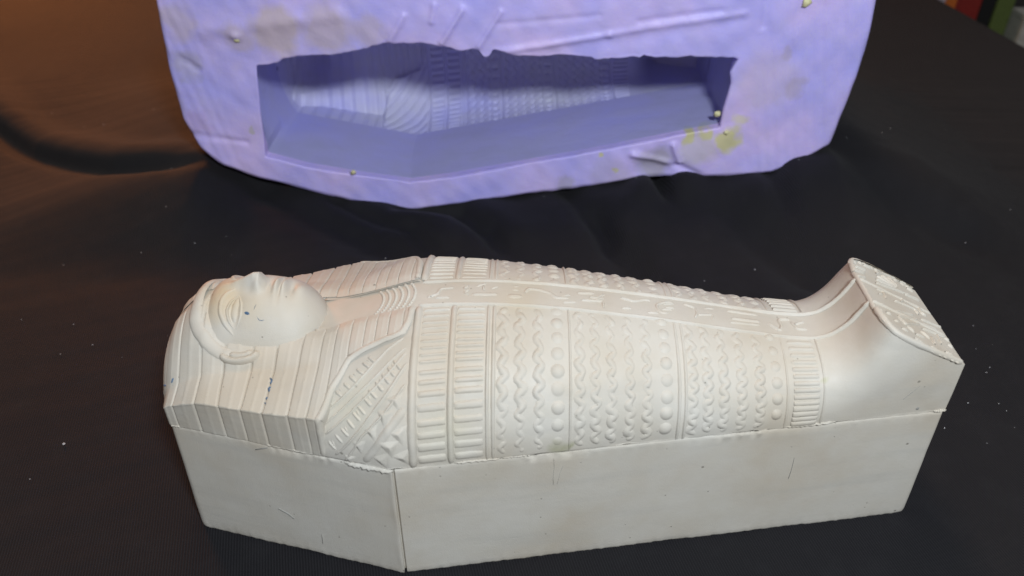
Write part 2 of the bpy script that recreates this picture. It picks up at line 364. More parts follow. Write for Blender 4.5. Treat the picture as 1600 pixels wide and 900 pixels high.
for z, i in zip(zz, ins):
    P3 = np.concatenate([o2, np.full((len(o2), 1), z)], 1)
    chip = sstep(.3, .7, wav(P3[:, :2], 17, 14, 2)); amp = .00015 + ((.0001 + .0005 * chip) if z > .0485 else .00012)
    d = wav(P3, 11, 18, 3) * .00016 + wav(P3, 12, 260, 2) * amp * .6 * (1 if (z > .049 or z < .002) else .06) - i
    d = d - corner * .0016 * (1 - .4 * (z > .0495)) + lipc * (.00012 + .00022 * wav(P3, 14, 300, 2))
    d = d + .0012 * (1 - z / SEAM)
    zj = z + (wav(P3, 13, 90, 3) * .00016 if z < .002 else ((wav(P3, 15, 170, 3) - .6) * .0003 * (.25 + chip) if z > .049 else 0))
    rows.append(np.stack([o2[:, 0] + on[:, 0] * d, -(o2[:, 1] + on[:, 1] * d), zj + 0 * d], -1))
rows = np.array(rows); n, m_ = rows.shape[:2]
V = rows.reshape(-1, 3); F = [tuple(f) for f in gfaces(n, m_, 0, True)]
ct = np.array([[.11, 0, .0497], [.11, 0, .0006]]); V = np.concatenate([V, ct])
for j in range(m_):
    F.append(((n - 1) * m_ + j, (n - 1) * m_ + (j + 1) % m_, n * m_)); F.append((j, n * m_ + 1, (j + 1) % m_))
mesh('coffin_base', V, F, PLASTER, coffin)['label'] = 'smooth plain lower block of the casting'

def patch(name, Fn, S, Vv, Hh, parent, mat=PLASTER, sink=0):
    P = Fn(S, Vv) + nrm(Fn, S, Vv) * np.asarray(Hh)[..., None]
    return mesh(name, P, gfaces(*S.shape), mat, parent)
# lid shell (body of the figure) split from the sole plate
s_ = np.concatenate([np.linspace(.012, .205, 300)[:-1], np.linspace(.205, .2522, 170)])
v_ = np.linspace(-1, 1, 261)
S, Vv = np.meshgrid(s_, v_, indexing='ij')
Sm = np.minimum(S, .25)
P = body(Sm, Vv)
bulge = (S - Sm)                                          # rounded toe end
P[..., 0] += 0
P[..., 2] = np.where(np.abs(np.abs(Vv) - 1) < 1e-6, SEAM + .00012 + .00035 * wav(P, 21, 150, 3), P[..., 2])
P = P + nrm(body, Sm, Vv) * (.00022 * wav(P, 22, 25, 3))[..., None]
keep = s_ <= .2501
P = P[keep]; Vk = Vv[keep]
F = gfaces(*P.shape[:2]); flatV = P.reshape(-1, 3)
zpl = plate_z(flatV[:, 0])
onp = (flatV[:, 2] > zpl - .00045) & (flatV[:, 0] > .2213)
fm = onp[F].all(1)
lid = mesh('lid', flatV, F[~fm], PLASTER, coffin); lid['label'] = 'raised body of the wrapped figure with patterned panels'
used = np.unique(F[fm]); remap = -np.ones(len(flatV), int); remap[used] = np.arange(len(used))
plate = mesh('foot_plate', flatV[used], remap[F[fm]], PLASTER, coffin); plate['label'] = 'slanting sole plate carved with signs'
# toe end wall, from the plate's lower edge down to the seam, bulging like the block below
last = P[-1]; rr = []
for q in np.linspace(0, 1, 9):
    z = last[:, 2] + (SEAM + .0001 - last[:, 2]) * q
    bx = .0021 * (1 - (last[:, 1] / .0197) ** 2) * min(1, q * 5)
    rr.append(np.stack([last[:, 0] + bx, last[:, 1], z], -1))
mesh('toe_end', np.array(rr), gfaces(9, len(last)), PLASTER, coffin)

# relief pieces pressed into the skin of the figure -------------------------------------------------
def resample(pts, step, F0):
    pts = np.array(pts, float); P = F0(pts[:, 0], pts[:, 1]); l = np.concatenate([[0], np.cumsum(np.linalg.norm(np.diff(P, axis=0), axis=1))])
    n = max(3, int(l[-1] / step) + 1); t = np.linspace(0, l[-1], n)
    return np.interp(t, l, pts[:, 0]), np.interp(t, l, pts[:, 1])
def strip(name, pts, w, h, parent, Fn=body, step=.0009, na=7, taper=True, power=.75, mat=PLASTER, sink=.00015, wob=.06, smooth=1, tl=.5, nar=.45):
    s, v = resample(pts, step, Fn)
    for _ in range(smooth):
        if len(s) > 4:
            s[1:-1] = (s[:-2] + 2 * s[1:-1] + s[2:]) / 4; v[1:-1] = (v[:-2] + 2 * v[1:-1] + v[2:]) / 4
    C = Fn(s, v); N = nrm(Fn, s, v)
    T = np.gradient(C, axis=0); T /= np.linalg.norm(T, axis=1, keepdims=True) + 1e-12
    A = np.cross(N, T); A /= np.linalg.norm(A, axis=1, keepdims=True) + 1e-12
    n = len(s); x = np.linspace(-1, 1, na)
    W = np.full(n, w / 2); Hh = np.full(n, h)
    if wob: W = W * (1 + wob * wav(C, 5, 300, 2)); Hh = Hh * (1 + 2 * wob * wav(C, 6, 240, 2))
    if taper:
        e = np.minimum(np.arange(n), np.arange(n)[::-1]) * step
        k = np.clip((e + step * .15) / (w * tl), 0, 1); W = W * (1 - nar + nar * np.sqrt(k)); Hh = Hh * np.sqrt(k)
    prof = np.clip(1 - x ** 2, 0, 1) ** power
    P = C[:, None] + A[:, None] * (x[None, :, None] * W[:, None, None]) + N[:, None] * ((Hh[:, None] + sink) * prof[None] - sink)[..., None]
    return mesh(name, P, gfaces(n, na), mat, parent)
def dome(name, s, v, r, h, parent, Fn=body, sides=14, rings=4, ang=0, corners=None, mat=PLASTER):
    s = np.array([s]); v = np.array([v]); C = Fn(s, v)[0]; N = nrm(Fn, s, v)[0]
    U = Fn(s + 3e-4, v)[0] - C; U -= N * (U @ N); U /= np.linalg.norm(U); Wv = np.cross(N, U)
    V = [C + N * h]; 
    for k in range(1, rings + 1):
        q = k / rings
        for j in range(sides):
            t = 2 * math.pi * j / sides + ang; rad = r * q
            if corners: rad *= math.cos(math.pi / corners) / math.cos(((t - ang) % (2 * math.pi / corners)) - math.pi / corners) * 1.15
            hh = (h + .0002) * (max(0, 1 - q ** 2.0) ** .85 if not corners else (1 - q)) - .0002
            V.append(C + (U * math.cos(t) + Wv * math.sin(t)) * rad + N * hh)
    F = [(0, 1 + j, 1 + (j + 1) % sides) for j in range(sides)]
    for k in range(rings - 1):
        a = 1 + k * sides
        F += [(a + j, a + sides + j, a + sides + (j + 1) % sides, a + (j + 1) % sides) for j in range(sides)]
    return mesh(name, V, F, mat, parent)
def v_at(s, y, Fn=body):
    lo, hi = 0., 1.
    for _ in range(40):
        mid = (lo + hi) / 2
        if -Fn(np.array([s]), np.array([mid]))[0, 1] < y: lo = mid
        else: hi = mid
    return lo
BAND = .0062
vb = {s: v_at(s, BAND) for s in (.08, .10, .13, .16, .19, .21)}
def vband(s): return np.interp(s, list(vb), list(vb.values()))
# the two long rails framing the writing, running over the instep on to the sole plate
for sg in (1, -1):
    pts = [(s, sg * v_at(s, BAND)) for s in np.linspace(.0795, .2212, 70)]
    strip('rail', pts, .0017, .0008, lid, step=.0010)
    strip('rail', [(s, sg * v_at(s, BAND - .0003)) for s in np.linspace(.2222, .2495, 20)], .0014, .0006, plate)
rim = []
for s in np.concatenate([np.linspace(.2488, .2250, 26), np.linspace(.2245, .2216, 10)]):
    vv = np.linspace(0, 1, 2001); bz = body(np.full(2001, s), vv)[:, 2]; m = bz > plate_z(s) - 1e-6
    rim.append((s, vv[m].max() if m.any() else 0))
rim = [q for q in rim if q[1] > 0.02]
for sg in (1, -1): strip('plate_rim', [(s, sg * v) for s, v in rim], .0020, .00045, plate, wob=.08, step=.0008)
strip('crest_edge', [(.2213, v) for v in np.linspace(-rim[-1][1], rim[-1][1], 20)], .0016, .0002, plate, taper=False)
for k in range(0, 12):
    for sg in (1, -1):
        s, v = rim[int(2 + k * 2.6)]; dome('rim_bead', s - .0002, sg * (v - .055), .0013, .0005, plate, sides=10, rings=3)
# cross rails
def cross(s, w=.0022, h=.0007, n=40, lean=0):
    for sg in (1, -1):
        a = float(vband(s)) + .012
        strip('cross_rail', [(s + lean * t, sg * t) for t in np.linspace(a, .992, n)], w, h, lid, step=.0016)
cross(.0797, .0028, .0010); cross(.0909, .0022, .0008); cross(.1017, .0012, .0006); cross(.1035, .0014, .0006)
cross(.1268, .0010, .0005); cross(.1606, .0012, .0005); cross(.1627, .0012, .0005); cross(.1955, .0010, .0004); cross(.2073, .0011, .0005)
def bars(s0, s1, vs, w, h):
    for v in vs:
        strip('raised_bar', [(s0, v), ((s0 + s1) / 2, v), (s1, v)], w, h, lid, na=7, power=.4, step=.0006, tl=.3, nar=.12)
bv = [.125, .163, .203, .235, .268, .305, .34, .374, .407, .458, .505, .56, .63, .708, .78, .857, .945]
for k, v in enumerate(bv):
    g = np.gradient(bv)[k]; w = .052 * g * .66
    for sg in (1, -1):
        if sg < 0 and v > .56: continue
        bars(.0814, .0894, [sg * v], w, .00055); bars(.0922, .1005, [sg * v * (1 + .004 * math.sin(9 * k))], w, .00055)
fv = np.linspace(.150, .955, 15)
for v in fv:
    for sg in (1, -1):
        if sg < 0 and v > .6: continue
        bars(.1975, .2058, [sg * v], .0018 if v < .75 else .0022, .0006)
# zigzag lines and round bosses in the three panels
def wave(s, ph, per=.094, a=.0011):
    for sg in (1, -1):
        v = np.arange(float(vband(s)) + .02, .965 if sg > 0 else .62, per / 8)
        d = a * (2 / math.pi) * np.arcsin(np.sin(2 * math.pi * (v + ph) / per)) * (1 + .2 * np.sin(v * 37 + s * 900))
        strip('zigzag_line', [(s + q, sg * t) for q, t in zip(d, v)], .0026, .00042, lid, step=.0006, smooth=1, wob=.22, power=1.0, na=9)
for i, s in enumerate((.1062, .1116, .1172)): wave(s, .02 * i)
for i, s in enumerate((.1298, .1346, .1396, .1452, .1506)): wave(s, .013 * i)
for i, s in enumerate((.1650, .1698, .1750, .1808, .1868)): wave(s, .017 * i)
for s, vs in ((.1230, (.128, .212, .300, .390, .485, .580, .685, .795, .905)), (.1566, (.135, .235, .330, .430, .535, .645, .760, .885)), (.1922, (.165, .290, .415, .545, .680, .830))):
    for v in vs:
        for sg in (1, -1):
            if sg < 0 and v > .6: continue
            dome('round_boss', s, sg * v, .0023 if s < .18 else .0020, .0006 * (1 + .3 * math.sin(s * 7000 + v * 40)), lid, rings=5, sides=16)
GLYPHS = [
 (1.2, [(.0819, .032), (.0847, .015), (.0857, -.027), (.0901, -.032)]),
 (1, [(.0843, .04), (.0889, .042)]),
 (.9, [(.0931, -.06), (.0949, -.045), (.0931, -.027), (.0951, -.012), (.0933, .005), (.0951, .025)]),
 (1.6, [(.0961, .02), (.1041, .018)]),
 (.9, [(.0995, -.055), (.0997, -.01)]),
 (1.2, [(.0973, -.042), (.1005, -.073)]),
 (2.6, [(.1075, .028), (.1123, .028)]),
 (1.6, [(.1093, -.055), (.1109, -.057)]),
 (1.1, [(.1021, -.027), (.1045, -.047)]),
 (1, [(.1089, -.025), (.1109, -.022)]),
 (1.7, [(.1131, -.007), (.1143, -.045), (.1181, -.037), (.1213, -.017), (.1229, .018), (.1271, .015)]),
 (.9, [(.1233, .022), (.1277, -.015)]),
 (.9, [(.1253, .058), (.1295, .045)]),
 (1.7, [(.1303, -.045), (.1357, -.06)]),
 (1, [(.1341, -.015), (.1363, -.012), (.1391, -.06)]),
 (.9, [(.1359, .008), (.1387, -.02)]),
 (1.1, [(.1313, .02), (.1383, .01), (.1383, .068)]),
 (1.1, [(.1445, -.047), (.1487, -.025), (.1523, -.057), (.1543, -.055)]),
 (1, [(.1443, .055), (.1473, .048)]),
 (1, [(.1527, .065), (.1561, .065)]),
 (1.2, [(.1587, -.057), (.1561, -.017), (.1563, .022), (.1573, .058), (.1595, .048)]),
 (.9, [(.1585, -.032), (.1621, -.057)]),
 (.9, [(.1591, -.002), (.1621, -.007)]),
 (1.2, [(.1573, -.037), (.1595, -.062), (.1621, -.065)]),
 (1, [(.1577, .022), (.1611, .012)]),
 (1.1, [(.1657, -.073), (.1693, -.042), (.1695, .012), (.1683, .062)]),
 (1.1, [(.1697, .025), (.1745, .005), (.1745, .062)]),
 (1.5, [(.1725, -.06), (.1759, -.073)]),
 (1.6, [(.1805, -.075), (.1906, -.078)]),
 (1.6, [(.1811, .01), (.1906, .005)]),
 (1, [(.1801, .06), (.19, .048)]),
 (1.2, [(.1936, .008), (.1966, .085), (.1978, .03), (.1976, -.057), (.2014, -.07)]),
 (1.2, [(.2018, -.037), (.2028, .05), (.206, .048)]),
 (1.2, [(.2028, -.012), (.206, -.052)]),
 ]
PLATE = [
 (1, [(.233, -.455), (.2422, -.682)]),
 (1, [(.231, -.323), (.238, -.338)]),
 (1, [(.2328, -.41), (.2386, -.343)]),
 (1, [(.2354, -.483), (.2392, -.362)]),
 (1, [(.2384, -.537), (.2402, -.395)]),
 (.9, [(.2296, -.242), (.2442, -.355)]),
 (1, [(.222, -.275), (.2266, -.323)]),
 (1, [(.2236, -.362), (.2282, -.392)]),
 (1, [(.2286, -.497), (.2318, -.512)]),
 (1.1, [(.2216, -.185), (.2256, -.232)]),
 (.9, [(.2276, -.11), (.2302, -.125), (.2296, -.005)]),
 (1, [(.2272, -.025), (.2294, -.07)]),
 (1, [(.2334, -.05), (.2418, -.085), (.242, -.005)]),
 (.9, [(.237, -.185), (.2384, -.155), (.2366, -.098)]),
 (1, [(.2416, -.318), (.2482, -.36)]),
 (.9, [(.2446, -.172), (.2444, -.065), (.246, -.068)]),
 (1, [(.2414, .08), (.25, .048)]),
 (1, [(.2402, .17), (.247, .153)]),
 (1, [(.23, .165), (.2388, .073)]),
 (1, [(.2304, .228), (.2392, .14)]),
 (1, [(.2304, .228), (.2316, .315), (.2392, .198)]),
 (1, [(.2318, .335), (.2336, .387)]),
 (1, [(.2338, .403), (.2372, .407)]),
 (1, [(.2372, .32), (.2396, .383)]),
 (1, [(.232, .482), (.2346, .538)]),
 (1, [(.2412, .328), (.2406, .438)]),
 (1, [(.245, .235), (.244, .387)]),
 (1, [(.239, .26), (.2486, .23)]),
 (1, [(.237, .54), (.2398, .56)]),
 (1.3, [(.2244, .157), (.2262, .16)]),
 (1.5, [(.2216, .265), (.224, .262)]),
 (1.5, [(.2256, .252), (.2274, .258)]),
 (1.5, [(.2272, .325), (.229, .328)]),
 (1.5, [(.2284, .41), (.2308, .413)]),
 (1.4, [(.2316, .51), (.2334, .518)]),
 (1.4, [(.2348, .562), (.2366, .58)]),
 (1.4, [(.2386, .647), (.2408, .61)]),
 (1.3, [(.2476, .335), (.249, .367)]),
 (1.3, [(.2478, .245), (.2494, .272)]),
 (1.2, [(.2456, -.525), (.248, -.518)]),
 (1.2, [(.2438, -.693), (.2464, -.708)]),
 (1.2, [(.2434, .512), (.2462, .532)]),
 ]
COLLAR_MARKS = [
 (1, [(.052, .617), (.0542, .647)]),
 (1, [(.0536, .565), (.056, .595)]),
 (1, [(.0558, .512), (.0581, .542)]),
 (1, [(.0583, .47), (.0605, .5)]),
 (1, [(.0599, .433), (.0623, .465)]),
 (1, [(.0619, .397), (.0643, .427)]),
 (1, [(.0637, .367), (.0663, .4)]),
 (1, [(.0653, .34), (.0679, .375)]),
 (1, [(.054, .835), (.0562, .903)]),
 (1, [(.0562, .775), (.0585, .835)]),
 (1, [(.0581, .728), (.0605, .78)]),
 (1, [(.0601, .67), (.0623, .723)]),
 (1, [(.0617, .627), (.0643, .675)]),
 (1, [(.0633, .59), (.0657, .637)]),
 (1, [(.0649, .545), (.0675, .59)]),
 (1, [(.0665, .508), (.0691, .552)]),
 (1, [(.0685, .47), (.0709, .515)]),
 (1, [(.0703, .435), (.0729, .482)]),
 (1, [(.0719, .403), (.0743, .453)]),
 (1, [(.0735, .373), (.0759, .425)]),
 ]
COLLAR_LINES = [
 (.8, [(.051, .683), (.0603, .512), (.0681, .367), (.0719, .305), (.0759, .272)]),
 (.8, [(.051, .748), (.0623, .542), (.0729, .37), (.0769, .325)]),
 (.8, [(.0532, .782), (.0637, .58), (.0771, .35)]),
 (.9, [(.0558, .95), (.0677, .633), (.0777, .403)]),
 (.8, [(.0585, 1.0), (.0645, .772), (.0775, .505)]),
 (2.2, [(.0649, .963), (.0717, .745), (.0775, .62)]),
 ]
TRI = [
 (1, [(.0603, .96)]),
 (1, [(.0637, .835)]),
 (1, [(.0677, .732)]),
 (1, [(.0715, .64)]),
 (1, [(.0749, .57)]),
 (1, [(.0703, .923)]),
 (1, [(.0733, .823)]),
 (1, [(.0759, .752)]),
 (1, [(.0769, .905)]),
 ]
for w, pts in GLYPHS:
    strip('carved_sign', pts, w * .00105, .0005, lid, step=.0006, na=6)
for w, pts in PLATE:
    strip('carved_sign', pts, w * .00095, .0007, plate, step=.0006, na=5)
for k, (w, pts) in enumerate(COLLAR_MARKS):
    strip('collar_bead', pts, .0013, .0005, lid, step=.0006, na=6)
    if k % 2 == 0:
        (a, b), (c, d) = pts; strip('collar_bead', [(a + .0012, b - .012), (c - .0004, d - .035)], .0007, .0004, lid, step=.0005, na=5)
for w, pts in COLLAR_LINES:
    strip('collar_ridge', pts, w * .0013, .00055, lid)
for k, (w, pts) in enumerate(TRI):
    dome('collar_triangle', pts[0][0], pts[0][1], .0030 if k < 5 else .0032, .0009, lid, corners=3, sides=12, ang=.5 + .2 * (k % 3), rings=3)

# ---------------------------------------------------------------- striped headcloth
def border(v):
    v = np.asarray(v, float); a = np.abs(v)
    near = np.interp(a, [.08, .115, .185, .242, .262, .298, .308, .385, .653, 1], [.0782, .0780, .0775, .0759, .0701, .0641, .0593, .0552, .0524, .0522])
    far = np.interp(a, [.08, .185, .30, .42, .50, .653, 1], [.0782, .0779, .0774, .0745, .0600, .0524, .0522])
    return np.where(v < 0, far, near)
def v_in(s): return np.interp(s, [.044, .0475, .0575, .068, .079], [.105, .096, .092, .088, .092])
V, F = [], []
def add(P):
    o = sum(len(x) for x in V); V.append(P.reshape(-1, 3)); F.append(gfaces(P.shape[0], P.shape[1], o))
sh = -.0062 + (.0062 + .0465) * np.linspace(0, 1, 90) ** 1.6
S, Vv = np.meshgrid(sh, np.linspace(-1, 1, 201), indexing='ij')
S = np.minimum(S, .0435 + .003 * sstep(.086, .115, np.abs(Vv)))
P = dress(S, Vv) - nrm(dress, S, Vv) * .0006; P[..., 2] = np.where(np.abs(np.abs(Vv) - 1) < 1e-6, SEAM + .0001 + .0004 * wav(P, 31, 160, 3), P[..., 2])
add(np.concatenate([P, P[-1:] - np.array([0, 0, .006])]))
for sg in (1, -1):
    vv = np.concatenate([np.linspace(.086, .26, 70)[:-1], np.linspace(.26, 1, 60)])
    rows = []
    for v in vv:
        sb = float(border(sg * v)); s0 = .0455
        s0 = min(s0, sb - .0002)
        t = np.linspace(0, 1, 34); s = s0 + (sb - s0) * t
        Pv = dress(s, np.full(34, sg * v)); Nn = nrm(dress, s, np.full(34, sg * v))
        Pv = Pv - Nn * .0006
        first, lst = Pv[0] - np.array([0, 0, .004]), Pv[-1] - Nn[-1] * .0045
        edge = Pv[-1] + np.array([.0003, 0, 0]) - Nn[-1] * .0008
        rows.append(np.concatenate([[first], Pv, [edge, lst]]))
    add(np.array(rows))
hd = mesh('headcloth', np.concatenate(V), np.concatenate(F), PLASTER, coffin); hd['label'] = 'striped headcloth with two lappets falling on the chest'
G = [(-.0054, -.0050), (-.0042, -.0036), (-.0018, -.0012), (.0030, .0040), (.0112, .0118), (.0196, .0190), (.0268, .0279), (.0338, .0353), (.0424, .0430), (.0482, .0494), (.0530, .0536), (.0582, .0585), (.0630, .0631), (.0667, .0667), (.0707, .0707), (.0752, .0753), (.0776, .0782)]
def gs(k, v):
    a, b = G[k]; return b + (a - b) * np.clip((np.abs(v) - .3) / .4, 0, 1)
for k in range(len(G) - 1):
    for sg in (1, -1):
        mid = (G[k][1] + G[k + 1][1]) / 2
        va = .02 if mid < .008 else (.12 if mid < .046 else float(v_in(mid)) + .003)
        ve = np.concatenate([np.linspace(va, .66, 40), [.672, .68, .688], np.linspace(.70, .995, 16)])
        t = np.array([0, .025, .06, .11, .36, .42, .47, .53, .58, .64, .89, .94, .975, 1])
        S = np.stack([gs(k, ve) + (gs(k + 1, ve) - gs(k, ve)) * q for q in t], 1)
        Vv = np.repeat(ve[:, None], len(t), 1)
        B = border(sg * Vv) - .0003
        ok = (S[:, 0] < B[:, 0] - .0006)
        S, Vv, B = S[ok], Vv[ok], B[ok]
        if len(S) < 3: continue
        wid = (S[:, -1] - S[:, 0])[:, None]
        S2 = np.minimum(S, B)
        amp = np.clip(wid * .10, .0002, .00060) * np.where(Vv[:, :1] > .68, .6, 1) * np.clip((B[:, :1] - S[:, :1]) / .002, .25, 1)
        pr = np.array([-1.35, -.2, .48, .58, .58, .60, .72, .70, .52, .46, .44, .38, -.3, -1.35])
        H = amp * pr[None] + .00010 + .00004 * wav(np.stack([S, Vv], -1), 33, 200, 2)
        e = np.minimum(np.arange(len(S)), 3) / 3.; H = H * e[:, None] - .0003 * (1 - e[:, None])
        patch('pleat', dress, S2, sg * Vv, H, hd)
# raised hem along the lappet fronts
for sg in (1, -1):
    hv = [.995, .85, .70, .653, .55, .45, .385, .34, .308, .303, .298, .28, .262, .252, .242, .215, .185, .13, .10]
    strip('lappet_hem', [(float(border(sg * v)) - .0006, sg * v) for v in hv], .0022, .0006, hd, Fn=dress, step=.001)
# chest with rows of small beads
for r in range(6):
    s = .0665 + r * .0021
    vm = float(v_in(s)) + .004
    for q in range(13):
        v = -vm + 2 * vm * (q + .5) / 13
        so = s + .0022 * (1 - (v / vm) ** 2) - .0016
        dome('necklace_bead', so, v, .00078, .0006, lid, sides=7, rings=2)

# ---------------------------------------------------------------- face
gs_ = np.linspace(FS - FRH, FS + FRC, 170); gy_ = np.linspace(-FRY, FRY, 170)
s, y = np.meshgrid(gs_, gy_, indexing='ij'); z = face_z(s, y)
face = mesh('face', np.stack([s, -y, z], -1), gfaces(*s.shape), PLASTER, coffin); face['label'] = 'calm upturned face of the figure'
def FZs(s, y): return face_z(np.asarray(s, float), np.asarray(y, float))
def fsurf(s, v): return np.stack(np.broadcast_arrays(s, -v, FZs(s, v)), -1)     # here v is y in metres
def fn(F0, s, v): pass
def fstrip(name, pts, w, h, **k):
    pts = np.array(pts); d = np.concatenate([[0], np.cumsum(np.linalg.norm(np.diff(pts, axis=0), axis=1))]); t = np.linspace(0, d[-1], max(8, int(d[-1] / .0005)))
    s = np.interp(t, d, pts[:, 0]); y = np.interp(t, d, pts[:, 1])
    for _ in range(3): s[1:-1] = (s[:-2] + 2 * s[1:-1] + s[2:]) / 4; y[1:-1] = (y[:-2] + 2 * y[1:-1] + y[2:]) / 4
    C = fsurf(s, y); e = 2e-4
    N = np.cross(fsurf(s + e, y) - fsurf(s - e, y), -(fsurf(s, y + e) - fsurf(s, y - e))); N /= np.linalg.norm(N, axis=1, keepdims=True)
    N = N * np.sign(N[:, 2:3])
    T = np.gradient(C, axis=0); T /= np.linalg.norm(T, axis=1, keepdims=True); Ac = np.cross(N, T)
    n = len(s); k_ = np.clip(np.minimum(np.arange(n), np.arange(n)[::-1]) / (n * .25), 0, 1); x = np.linspace(-1, 1, 7)
    W = w / 2 * (.35 + .65 * k_); Hh = h * k_ ** .7
    P = C[:, None] + Ac[:, None] * (x[None, :, None] * W[:, None, None]) + N[:, None] * ((Hh[:, None] + .00015) * (1 - x ** 2)[None] - .00015)[..., None]
    return mesh(name, P, gfaces(n, 7), PLASTER, face)
for sg in (1, -1):
    fstrip('eyebrow', [(.0208, sg * .0022), (.0184, sg * .0035), (.0170, sg * .0064), (.0171, sg * .0096), (.0190, sg * .0124), (.0216, sg * .0143)], .0020, .0006)
    fstrip('upper_eyelid', [(.0221, sg * .0043), (.0199, sg * .0061), (.0189, sg * .0089), (.0198, sg * .0113), (.0219, sg * .0132)], .0011, .0006)
    fstrip('lower_eyelid', [(.0221, sg * .0043), (.0236, sg * .0072), (.0238, sg * .0100), (.0231, sg * .0119), (.0219, sg * .0132)], .0010, .0005)
    fstrip('eyeball', [(.0219, sg * .0053), (.0212, sg * .0086), (.0216, sg * .0115)], .0030, .0007)
# headband round the brow and the ears standing out of the headcloth
hb = [(.0218, .252), (.0184, .254), (.0156, .245), (.0128, .224), (.0108, .200), (.0092, .162), (.0085, .120), (.0083, .06), (.0082, 0)]
strip('headband', hb + [(s, -v) for s, v in hb[-2::-1]], .0048, .0011, hd, Fn=dress, step=.0006, na=11, power=.5, smooth=4, wob=.02)
for sg in (1, -1):
    strip('ear', [(.0180, sg * .248), (.0188, sg * .266), (.0207, sg * .273), (.0234, sg * .271), (.0264, sg * .260), (.0286, sg * .242), (.0297, sg * .220)], .0030, .0021, hd, Fn=dress, step=.0006, na=9)
    strip('ear_rim', [(.0204, sg * .250), (.0230, sg * .252), (.0258, sg * .242), (.0278, sg * .224)], .0026, .0016, hd, Fn=dress, step=.0006)
# chipped flash along the seam, scratches and flecks of old blue paint
o3 = o2; 
def seam_flake(name, s0, s1, dep, th, zoff, seed):
    r_ = np.random.default_rng(seed); n = 26; ss_ = np.linspace(s0, s1, n); w = np.asarray(width(ss_)); R_ = []
    e = np.clip(np.minimum(np.arange(n), np.arange(n)[::-1]) / 4, 0, 1)
    d = dep * e * (.35 + .65 * r_.random(n)); z0 = SEAM + zoff + .0003 * (r_.random(n) - .5)
    for q, zz_ in ((-.4, th), (.5, th * .9), (1, .2 * th), (.8, -.5 * th), (-.4, -.9 * th)):
        R_.append(np.stack([ss_, -(w + d * q), z0 + zz_ * (.6 + .4 * e)], -1))
    return mesh(name, np.array(R_), gfaces(5, n), PLASTER, lid)
seam_flake('seam_flash', .058, .0735, .0016, .0008, -.0008, 1); seam_flake('seam_flash', .092, .106, .0008, .0004, 0, 2); seam_flake('seam_flash', .106, .116, .0006, .0003, .0001, 3)
seam_flake('seam_flash', .196, .213, .0006, .0005, .0001, 4); seam_flake('seam_flash', .246, .2504, .0007, .0004, .0002, 5); seam_flake('seam_flash', -.0001, .004, .0007, .0004, -.0002, 6); seam_flake('seam_flash', .03, .05, .0006, .0003, .0, 7)
def wall(s, v): return np.stack(np.broadcast_arrays(s, -(width(s) + .00025 + .0012 * (1 - v / SEAM)), v), -1)      # flat camera-side wall, v is the height
def wstrip(name, pts, w, mat, parent):
    pts = np.array(pts, float); n = 12; d = np.linspace(0, len(pts) - 1, n); s = np.interp(d, range(len(pts)), pts[:, 0]); z = np.interp(d, range(len(pts)), pts[:, 1])
    C = wall(s, z); T = np.gradient(C, axis=0); T /= np.linalg.norm(T, axis=1, keepdims=True); Ac = np.cross(T, np.array([0, -1, 0.]))
    k = np.sin(np.linspace(.15, math.pi - .1, n)); x = np.array([-1, 0, 1.])
    P = C[:, None] + Ac[:, None] * (x[None, :, None] * (w / 2 * k)[:, None, None]) + np.array([0, -1, 0]) * np.array([-.0004, .0001, -.0004])[None, :, None]
    return mesh(name, P, gfaces(n, 3), mat, parent)
base_o = bpy.data.objects['coffin_base']
for pts, w in (([(.1222, .0480), (.1224, .044), (.1222, .040), (.1224, .036)], .00028), ([(.1252, .0445), (.1243, .041), (.1236, .036)], .00022), ([(.0285, .0470), (.0330, .0490)], .00018), ([(.0315, .0200), (.0345, .0185), (.0365, .0165)], .0004), ([(.202, .036), (.2022, .030), (.2020, .026)], .00016), ([(.0455, .0115), (.0452, .0065)], .0002)):
    wstrip('scratch', pts, w * .75, GRIME, base_o)
for pts, w, m in (([(.0248, .0098), (.0266, .0103)], .0014, BLUE), ([(.0285, .0079), (.0278, .0094)], .0004, GRIME), ([(.0289, .0108), (.0298, .0118), (.0314, .0114)], .0003, BLUE)):
    o = fstrip('paint_fleck', pts, w, .00012); o.data.materials.clear(); o.data.materials.append(m)
for pts, w in (([(.0346, .335), (.0357, .352), (.0352, .37)], .0006), ([(.0357, .385), (.0350, .40), (.0356, .42)], .0009), ([(.0353, .455), (.0348, .475)], .0006), ([(.0346, .50), (.0350, .515)], .0005), ([(-.0020, .448), (-.0012, .42)], .0007), ([(.0022, .357), (.0016, .38)], .0006)):
    strip('paint_fleck', pts, w, .0008, hd, Fn=dress, step=.0003, na=5, mat=BLUE, sink=.0001)
strip('scratch', [(.2375, .83), (.2335, .90)], .0002, .00004, lid, mat=GRIME, step=.0008, sink=.0001)
dome('stain_spot', .240, .97, .0007, .0001, lid, mat=GRIME, sides=8, rings=2)
